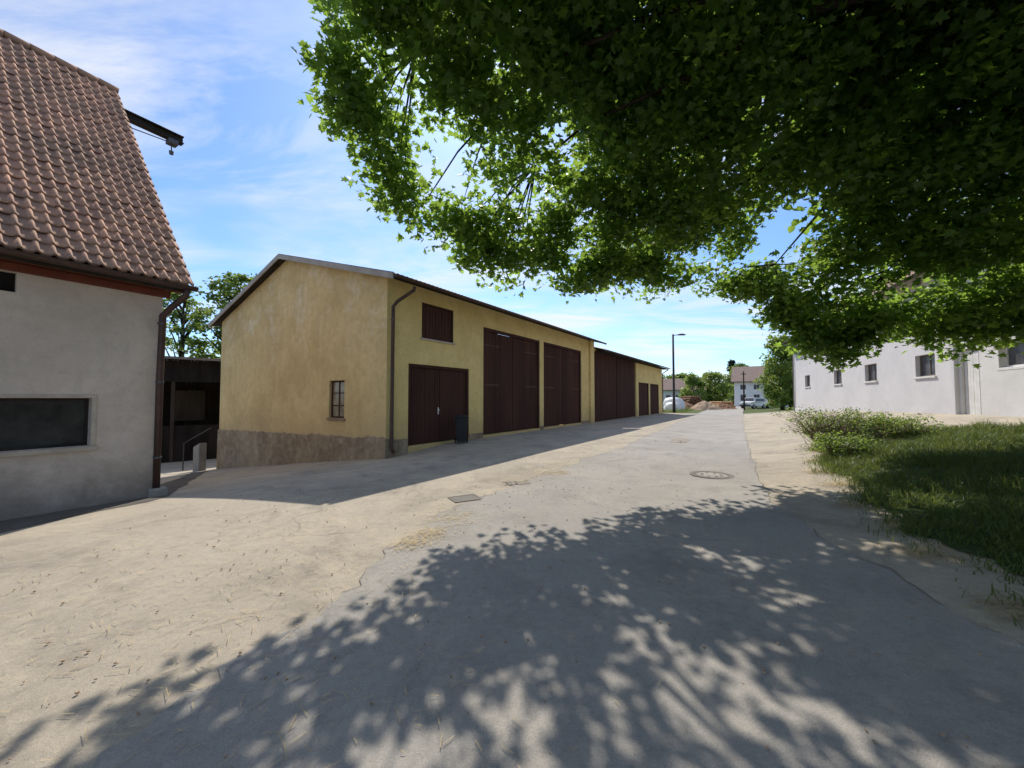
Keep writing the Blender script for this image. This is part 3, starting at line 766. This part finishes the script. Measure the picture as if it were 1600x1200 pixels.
tree = thing("linden_tree", "large linden tree with broad low hanging crown beside the road", "tree", (TX, TY, 0))
O_ = np.array([TX, TY, 0])
P = clumps(C, .54, 84, .62)
stray = C[R.integers(0, len(C), 4000)]+R.normal(0, .25, (4000, 3))
P = np.concatenate([P, stray]) - O_
lobed("crown", P, .135, "leaf", tree)
Pin = clumps(np.array(Cin), .8, 44, .6)-O_
leaves("inner_shade_leaves", Pin, .21, "leaf", tree)  # larger leaves added inside the crown to block sun and fill its shadow
tb = MB(); gz0 = gz(TX, TY)
tb.tube([(0, 0, gz0-.3), (0, 0, gz0+.2), (.05, .02, gz0+1.5), (.1, .05, gz0+3.2), (.0, .2, gz0+5.5), (-.2, .3, gz0+8)], [.62, .48, .42, .38, .26, .12], 14)
mains = []
for i, (tx, ty) in enumerate([(-9.9, 3.4), (-9, 4.0), (-8, 5), (-6.2, 5.8), (-4.2, 6.3), (-2.2, 6.3), (-.8, 5.6), (1.5, 5), (4, 4), (5, 0), (3, -4), (-2, -5), (-6, -3), (-9, -.5), (-7, 2.0), (-3, 3)]):
    zt = under(tx+TX, ty+TY, rimdist(tx+TX, ty+TY))+.9
    z0_ = gz0+3.6+.2*i
    pts = []
    for k in range(8):
        t = k/7
        arch = 1.6*math.sin(math.pi*min(1, t*1.05))
        pts.append((tx*t+random.gauss(0, .2)*(k > 0), ty*t+random.gauss(0, .2)*(k > 0), z0_+(zt-z0_)*t+arch+random.gauss(0, .1)*(k > 0)))
    tb.tube(pts, [.12*(1-t/7*.9) for t in range(8)], 8)
    mains += pts[2:]
mains = np.array(mains)
for c in C[R.integers(0, len(C), 500)]:
    c = c-O_; d = np.linalg.norm(mains-c, axis=1); m_ = mains[int(np.argmin(d))]
    if d.min() > 3: continue
    mid = (c+m_)/2+np.array([0, 0, .15])
    tb.tube([m_, mid, c], [.022, .013, .005], 5, cap=False)
obj("trunk", tb, "bark", tree, smooth=True, fix=False)

def make_tree(name, label, x, y, h, r, mat="leaf2", n=70, cl=.9, per=60, size=.28, low=.25, group=None, cone=False, cat="tree", squash=1.0, full=False):
    z = gz(x, y)
    e = thing(name, label, cat, (x, y, z), 0, group)
    C = []
    while len(C) < n:
        a = random.random()*6.28; t = random.random()
        if cone: rr = r*(1-t)*(.5+.5*random.random())
        elif full: rr = r*(1-max(0, t-.55)**1.6*2.2)*(.9+.1*math.sin(a*3))*(random.random()**.4)
        else: rr = r*math.sin(math.pi*min(1, (t*.85+.13)))**.6*(random.random()**.4)
        p = (math.cos(a)*rr*squash, math.sin(a)*rr, h*(low+(1-low)*t*.96))
        if mnoise.noise(Vector(p)*.5+Vector((x, y, 0))) < (-.35 if full else -.18): continue
        C.append(p)
    P = clumps(C, cl, per, .65)
    leaves("crown", P, size, mat, e)
    tb = MB(); tr = h*.022
    tb.tube([(0, 0, -.3), (0, 0, h*.2), (random.gauss(0, .1), random.gauss(0, .1), h*.5), (0, 0, h*.9)], [tr*1.2, tr, tr*.7, tr*.15], 8)
    for c in C[::3]:
        s = max(h*.12, c[2]-abs(c[0])*.8-abs(c[1])*.5-h*.05)
        tb.tube([(0, 0, s), (c[0]*.5, c[1]*.5, (s+c[2])/2+.1), c], [tr*.4, tr*.22, tr*.06], 5, cap=False)
    obj("trunk", tb, "bark", e, smooth=True, fix=False)
    return e
M["leaf4"] = leaf_mat("bright_bush_leaf", (.10, .17, .04), (.16, .24, .055), (.42, .54, .10), .45, 1.0)
make_tree("deciduous_tree", "light green tree behind the open shed", -28, 32.5, 13.6, 4.0, n=70, per=60, cl=.9, size=.26)
make_tree("deciduous_tree", "light green tree behind the open shed", -22.6, 32, 14.6, 3.6, n=110, per=70, cl=.8, size=.26)
make_tree("deciduous_tree", "dense bushy green tree at the corner of the white barn", 33.4, 47.5, 9.4, 2.3, "leaf4", n=150, per=80, cl=.8, size=.24, low=.04, full=True)
make_tree("deciduous_tree", "dense bushy green tree next to the road", 37.6, 52, 7.4, 2.0, "leaf4", n=90, per=80, cl=.8, size=.24, low=.05, full=True)
make_tree("deciduous_tree", "light green tree in front of the village house", 41.5, 88, 8, 2.8, "leaf4", n=60, per=60, cl=1.0, size=.38, low=.1)
make_tree("deciduous_tree", "round green tree beside the houses", 48.5, 92, 8.0, 4.0, "leaf4", n=80, per=60, cl=1.2, size=.4, low=.1)
make_tree("deciduous_tree", "tall green tree near the village", 52, 118, 11, 5, n=80, per=60, cl=1.3, size=.5, low=.1)
make_tree("conifer_tree", "dark conifer beyond the houses", 66, 115, 13, 3, "leaf3", n=60, per=50, cl=.8, size=.4, cone=True)
make_tree("conifer_tree", "dark conifer beyond the houses", 61, 120, 11, 3, "leaf3", n=60, per=50, cl=.8, size=.4, cone=True)
make_tree("deciduous_tree", "round green tree behind the white house", 60, 100, 10.5, 4.5, n=80, per=60, cl=1.2, size=.4, low=.1)
make_tree("deciduous_tree", "leafy tree behind the village house", 44, 108, 10, 4.5, n=80, per=60, cl=1.2, size=.4, low=.1)
P = []
for k in range(380):
    x = random.uniform(10, 130); y = 140+random.uniform(-5, 5); P.append((x, y, random.uniform(.5, 6.5)))
o = leaves("far_wood", clumps(P, 2.0, 40, .7), .8, "leaf2"); o["kind"] = "stuff"; tag(o, "distant band of green trees behind the village", "wood")
def shrub(name, label, x, y, r, h, ns, lf):
    sh = thing(name, label, "shrub", (x, y, gz(x, y)))
    tb = MB(); C = []
    for i in range(ns):
        a = random.random()*6.28; rr = random.uniform(.25, 1)*r; hh = random.uniform(.3, 1)*h
        ox, oy = random.gauss(0, .25*r), random.gauss(0, .25*r)
        e_ = (ox+math.cos(a)*rr*.9, oy+math.sin(a)*rr*.9, hh)
        tb.tube([(ox*.5, oy*.5, 0), (ox+math.cos(a)*rr*.4, oy+math.sin(a)*rr*.4, hh*.75), e_], [.008, .005, .002], 4, cap=False)
        if random.random() < lf: C.append(e_); C.append((e_[0]*.7, e_[1]*.7, hh*.8))
    obj("stems", tb, "twig", sh, fix=False)
    leaves("foliage", clumps(C, .16, 14, .8), .045, "leaf4", sh)
shrub("twiggy_shrub", "low half-bare twiggy shrub at the lawn edge", 8.8, 10.6, 1.2, 1.0, 380, .3)
shrub("weed_clump", "tall green weeds at the lawn edge", 10.1, 10.4, 1.0, .6, 160, .9)
shrub("weed_clump", "tall green weeds at the lawn edge", 7.5, 8.8, .6, .5, 120, .8)

# ------------------------------------------------------------------ street furniture
lx, ly = 17.7, 42.0
lamp = thing("street_lamp", "tall slim dark street lamp with short arm beside the road", "street lamp", (lx, ly, gz(lx, ly)))
obj("pole", MB().tube([(0, 0, 0), (0, 0, 1.2), (0, 0, 1.25), (0, 0, 8.6)], [.16, .16, .13, .10], 12), "lampsteel", lamp, smooth=True)
obj("arm", MB().tube([(0, 0, 8.4), (.2, 0, 8.52), (.8, 0, 8.55)], .04, 8), "lampsteel", lamp, smooth=True)
lh = obj("lamp_head", MB().prism([(.55, 8.5), (1.35, 8.52), (1.38, 8.58), (1.0, 8.68), (.55, 8.62)], -.14, .14, "y"), "lampsteel", lamp, bevel=.02)
obj("lens", MB().box(.75, 1.3, -.1, .1, 8.485, 8.505), "lampglass", lh)
post = thing("wooden_pole", "thin wooden utility pole beside the road", "pole", (31.4, 52, gz(31.4, 52)))
obj("shaft", MB().tube([(0, 0, -.2), (0, 0, 3), (0, 0, 5.2)], [.11, .09, .07], 8), "darkwood", post, smooth=True)
obj("crossbar", MB().box(-.35, .35, -.04, .04, 4.8, 4.9), "darkwood", post)

bx, by = -1.80, 13.7
wbin = thing("wheelie_bin", "black wheelie bin standing by the brown garage door", "bin", (bx, by, gz(bx, by)+.005), .15)
def taper(mb, w0, d0, w1, d1, z0, z1):
    return mb.hexa([(-w0, -d0, z0), (w0, -d0, z0), (w0, d0, z0), (-w0, d0, z0), (-w1, -d1, z1), (w1, -d1, z1), (w1, d1, z1), (-w1, d1, z1)])
obj("body", taper(taper(MB(), .17, .18, .23, .25, .06, .90), .25, .27, .252, .272, .88, .92), "black", wbin, bevel=.02)
obj("lid", taper(taper(MB(), .255, .29, .235, .26, .925, .965), .2, .22, .13, .15, .963, 1.0), "black", wbin, bevel=.012)
obj("grip", MB().tube([(-.2, .30, .94), (.2, .30, .94)], .018, 8), "black", wbin)
for s in (-1, 1): obj("wheel", MB().tube([(s*.19, .20, .10), (s*.24, .20, .10)], .10, 16), "rubber", wbin)
obj("axle", MB().tube([(-.19, .20, .10), (.19, .20, .10)], .014, 6), "steel", wbin)

def disc_ring(mb, r0, r1, z0, z1, n=40):
    b = len(mb.v)
    for k in range(n):
        a = 2*math.pi*k/n; c, s = math.cos(a), math.sin(a)
        mb.v += [(r0*c, r0*s, z0), (r1*c, r1*s, z0), (r1*c, r1*s, z1), (r0*c, r0*s, z1)]
    for k in range(n):
        j = (k+1) % n
        for i in range(4): ii = (i+1) % 4; mb.f.append((b+4*k+i, b+4*j+i, b+4*j+ii, b+4*k+ii))
    return mb
mx, my = 4.1, 7.95
mh = thing("manhole_cover", "round iron manhole cover with concrete infill in the road", "manhole cover", (mx, my, gz(mx, my)+.008))
obj("frame_ring", disc_ring(MB(), .34, .41, -.03, .010), "iron", mh)
obj("cover", disc_ring(MB(), .001, .325, -.03, .006), "conc", mh)
m3 = MB()
disc_ring(m3, .29, .33, .006, .011)
for k in range(8):
    a = k*math.pi/4; x, y = .19*math.cos(a), .19*math.sin(a); m3.prism([(x+.033*math.cos(t), y+.033*math.sin(t)) for t in np.linspace(0, 5.5, 8)], .006, .011)
obj("rib_pattern", m3, "iron", mh)
dx_, dy_ = -.75, 6.2
dg = thing("drain_grate", "rectangular iron storm drain grate set in the asphalt", "drain grate", (dx_, dy_, gz(dx_, dy_)+.006), .5)
fr = MB().box(-.23, .23, -.18, -.155, -.03, .006).box(-.23, .23, .155, .18, -.03, .006).box(-.23, -.205, -.155, .155, -.03, .006).box(.205, .23, -.155, .155, -.03, .006)
obj("frame", fr, "iron", dg)
br = MB()
for i in range(9): x = -.18+i*.045; br.box(x-.011, x+.011, -.155, .155, -.02, .004)
obj("bars", br, "iron", dg); obj("pit", MB().box(-.205, .205, -.155, .155, -.04, .001), "black", dg)

# ------------------------------------------------------------------ distant yard objects
tarp = MB(); n = 24; rings = 9
for j in range(rings):
    t = j/(rings-1)*math.pi/2
    for k in range(n):
        a = 2*math.pi*k/n; rr = 1.3*math.cos(t)**.6*(1+.08*math.sin(a*5+j)); tarp.v.append((rr*1.1*math.cos(a), rr*math.sin(a), 1.75*math.sin(t)**.8+.05*math.sin(3*a)*math.cos(t)))
for j in range(rings-1):
    for k in range(n): tarp.f.append((j*n+k, j*n+(k+1) % n, (j+1)*n+(k+1) % n, (j+1)*n+k))
o = obj("tarp_covered_heap", tarp, "white_tarp", smooth=True); o.location = (21.0, 50.0, gz(21, 50)-.05); tag(o, "rounded heap covered with white tarpaulin", "covered heap")
o2 = o.copy(); col.objects.link(o2); o2.location = (19.8, 47.5, gz(19.8, 47.5)-.05); o2.scale = (.7, .8, .65)
def heap(name, label, x, y, r, h, mat):
    mb = MB(); n = 40; rg = 14
    for j in range(rg):
        for k in range(n):
            a = 2*math.pi*k/n; rr = r*(1-j/(rg-1)); px = rr*math.cos(a)*1.3; py = rr*math.sin(a)
            z = h*(1-(rr/r)**1.3)*(1+.25*mnoise.noise(Vector((px, py, x)))) + .12*mnoise.noise(Vector((px*3, py*3, x)))
            mb.v.append((px, py, z-.1))
    for j in range(rg-1):
        for k in range(n): mb.f.append((j*n+k, j*n+(k+1) % n, (j+1)*n+(k+1) % n, (j+1)*n+k))
    o = obj(name, mb, mat); o.location = (x, y, gz(x, y)); tag(o, label, "heap")
heap("gravel_heap", "pale heap of gravel and earth beside the road", 27.2, 54, 1.9, 1.3, "gravel")
heap("earth_heap", "small heap of reddish brown earth", 31.2, 57, 1.7, .9, "earth")
heap("earth_heap", "small heap of reddish brown earth", 25.0, 56, 1.7, 1.2, "earth")
for (sx_, sy_, rows, base, mt) in ((23.8, 59, 5, 8, "log"), (33.0, 63, 3, 7, "logend"), (29.0, 66, 6, 9, "log")):
    for r_ in range(rows):
        for i in range(base-r_):
            rad = random.uniform(.17, .2)
            ob = obj("log", MB().tube([(0, -1.5, 0), (0, 0, .01), (0, 1.5, 0)], [rad, rad*.96, rad*.92], 10), mt, fix=False)
            ob.location = (sx_+i*.4+r_*.2, sy_+random.uniform(-.1, .1), gz(sx_, sy_)+.2+r_*.34)
            ob.rotation_euler = (0, 0, .15)
            tag(ob, "brown felled log lying in a timber stack", "log", "logs in timber stacks")
def car(name, label, x, y, ang, paint, van=False):
    e = thing(name, label, "car", (x, y, gz(x, y)), ang)
    Hh, Wd = 1.65 if van else 1.45, .88
    prof = [(-2.2, .35), (-2.25, .7), (-2.1, .98), (-1.2, 1.05)] + ([(-.75, Hh), (1.9, Hh), (2.15, 1.0)] if van else [(-.5, Hh), (1.1, Hh), (1.75, 1.05), (2.15, .98)]) + [(2.22, .6), (2.15, .35)]
    mb = MB(); n = len(prof)
    for yy in (-1, 1):
        for (px, pz) in prof: mb.v.append((px, yy*(Wd-(.16 if pz > 1.2 else 0)), pz))
    mb.f.append(tuple(range(n))); mb.f.append(tuple(range(n, 2*n))[::-1])
    for i in range(n): j = (i+1) % n; mb.f.append((i, j, n+j, n+i))
    obj("body", mb, paint, e, bevel=.05)
    gb = MB(); gb.quad((-1.13, -.72, 1.08), (-1.13, .72, 1.08), (-.80 if van else -.57, .64, Hh-.06), (-.80 if van else -.57, -.64, Hh-.06))
    w = obj("windscreen", gb, "glass", e, fix=False); w.location = (-.03, 0, .02)
    for s in (-1, 1):
        sb = MB(); x1, x2 = (1.8, 1.75) if van else (1.4, 1.0)
        sb.quad((-.95, s*.885, 1.1), (x1, s*.885, 1.1), (x2, s*.755, Hh-.12), (-.55, s*.755, Hh-.12)); obj("side_window", sb, "glass", e, fix=False)
        obj("headlight", MB().box(-2.27, -2.15, s*.55-.16, s*.55+.16, .68, .84), "lampglass", e, bevel=.02)
        for wx in (-1.4, 1.4):
            t = obj("wheel", MB().tube([(wx, s*.70, .32), (wx, s*.90, .32)], .32, 20), "rubber", e)
            obj("rim", MB().tube([(wx, s*.895, .32), (wx, s*.91, .32)], .2, 12), "galv", t)
    obj("bumper", MB().box(-2.32, -2.18, -.8, .8, .36, .56), "black", e, bevel=.03)
    obj("grille", MB().box(-2.265, -2.2, -.35, .35, .64, .78), "black", e)
car("parked_van", "small white parked van near the white house", 37.6, 60, math.radians(30), "carpaint", True)
car("parked_car", "white parked car near the white house", 41.2, 63.5, math.radians(60), "carpaint")
car("parked_car", "dark red parked car near the white house", 44.0, 66, math.radians(60), "carred")

# ------------------------------------------------------------------ sun, sky, camera
sun_dir = Vector((-.10, .97, 1.0)).normalized()
el = math.asin(sun_dir.z); az = math.atan2(sun_dir.x, sun_dir.y)
sd = bpy.data.lights.new("sun", "SUN"); sd.energy = 5.0; sd.angle = math.radians(.5); sd.color = (1, .93, .83)
so = bpy.data.objects.new("sun", sd); col.objects.link(so)
so.rotation_euler = (-sun_dir).to_track_quat("-Z", "Y").to_euler(); so.location = (0, 0, 30)
w = bpy.data.worlds.new("World"); scene.world = w; w.use_nodes = True
nt = w.node_tree; N = nt.nodes; L = nt.links; N.clear()
out = N.new("ShaderNodeOutputWorld"); bg = N.new("ShaderNodeBackground"); bg.inputs[1].default_value = .15
sky = N.new("ShaderNodeTexSky"); sky.sky_type = "NISHITA"; sky.sun_disc = False
sky.sun_elevation = el; sky.sun_rotation = az; sky.air_density = 1.0; sky.dust_density = .45; sky.ozone_density = 2.3
tc = N.new("ShaderNodeTexCoord"); sx = N.new("ShaderNodeSeparateXYZ"); L.new(tc.outputs["Generated"], sx.inputs[0])
ad = N.new("ShaderNodeMath"); ad.operation = "ADD"; ad.inputs[1].default_value = .12; L.new(sx.outputs[2], ad.inputs[0])
mxm = N.new("ShaderNodeMath"); mxm.operation = "MAXIMUM"; mxm.inputs[1].default_value = .05; L.new(ad.outputs[0], mxm.inputs[0])
def div(o):
    d = N.new("ShaderNodeMath"); d.operation = "DIVIDE"; L.new(o, d.inputs[0]); L.new(mxm.outputs[0], d.inputs[1]); return d.outputs[0]
cb = N.new("ShaderNodeCombineXYZ"); L.new(div(sx.outputs[0]), cb.inputs[0]); L.new(div(sx.outputs[1]), cb.inputs[1])
mp = N.new("ShaderNodeMapping"); mp.inputs["Rotation"].default_value = (0, 0, math.radians(-60)); mp.inputs["Scale"].default_value = (.5, 1.5, 1); mp.inputs["Location"].default_value = (3.1, 1.7, 0)
L.new(cb.outputs[0], mp.inputs["Vector"])
c1 = ramp(N, L, nz(N, L, mp.outputs[0], 1.3, 12, .62, 1.4), .38, .64)
c2 = ramp(N, L, nz(N, L, cb.outputs[0], .9, 4, .5, .3), .34, .54)
cf = mul(N, L, mul(N, L, c1, c2), .85)
blue = mixc(N, L, 1.0, sky.outputs[0], (.80, 1.0, 1.24), "MULTIPLY")
L.new(mixc(N, L, cf, blue, (6.4, 6.5, 6.7)), bg.inputs[0]); L.new(bg.outputs[0], out.inputs[0])

cd = bpy.data.cameras.new("camera"); cam = bpy.data.objects.new("camera", cd); col.objects.link(cam)
cd.sensor_width = 36; cd.lens = 13.5; cd.clip_end = 4000; cd.clip_start = .05
cam.location = (0, 0, 1.6); cam.rotation_euler = (math.radians(90+2.1), 0, 0)
scene.camera = cam
scene.view_settings.view_transform = "Standard"; scene.view_settings.look = "None"; scene.view_settings.exposure = 0
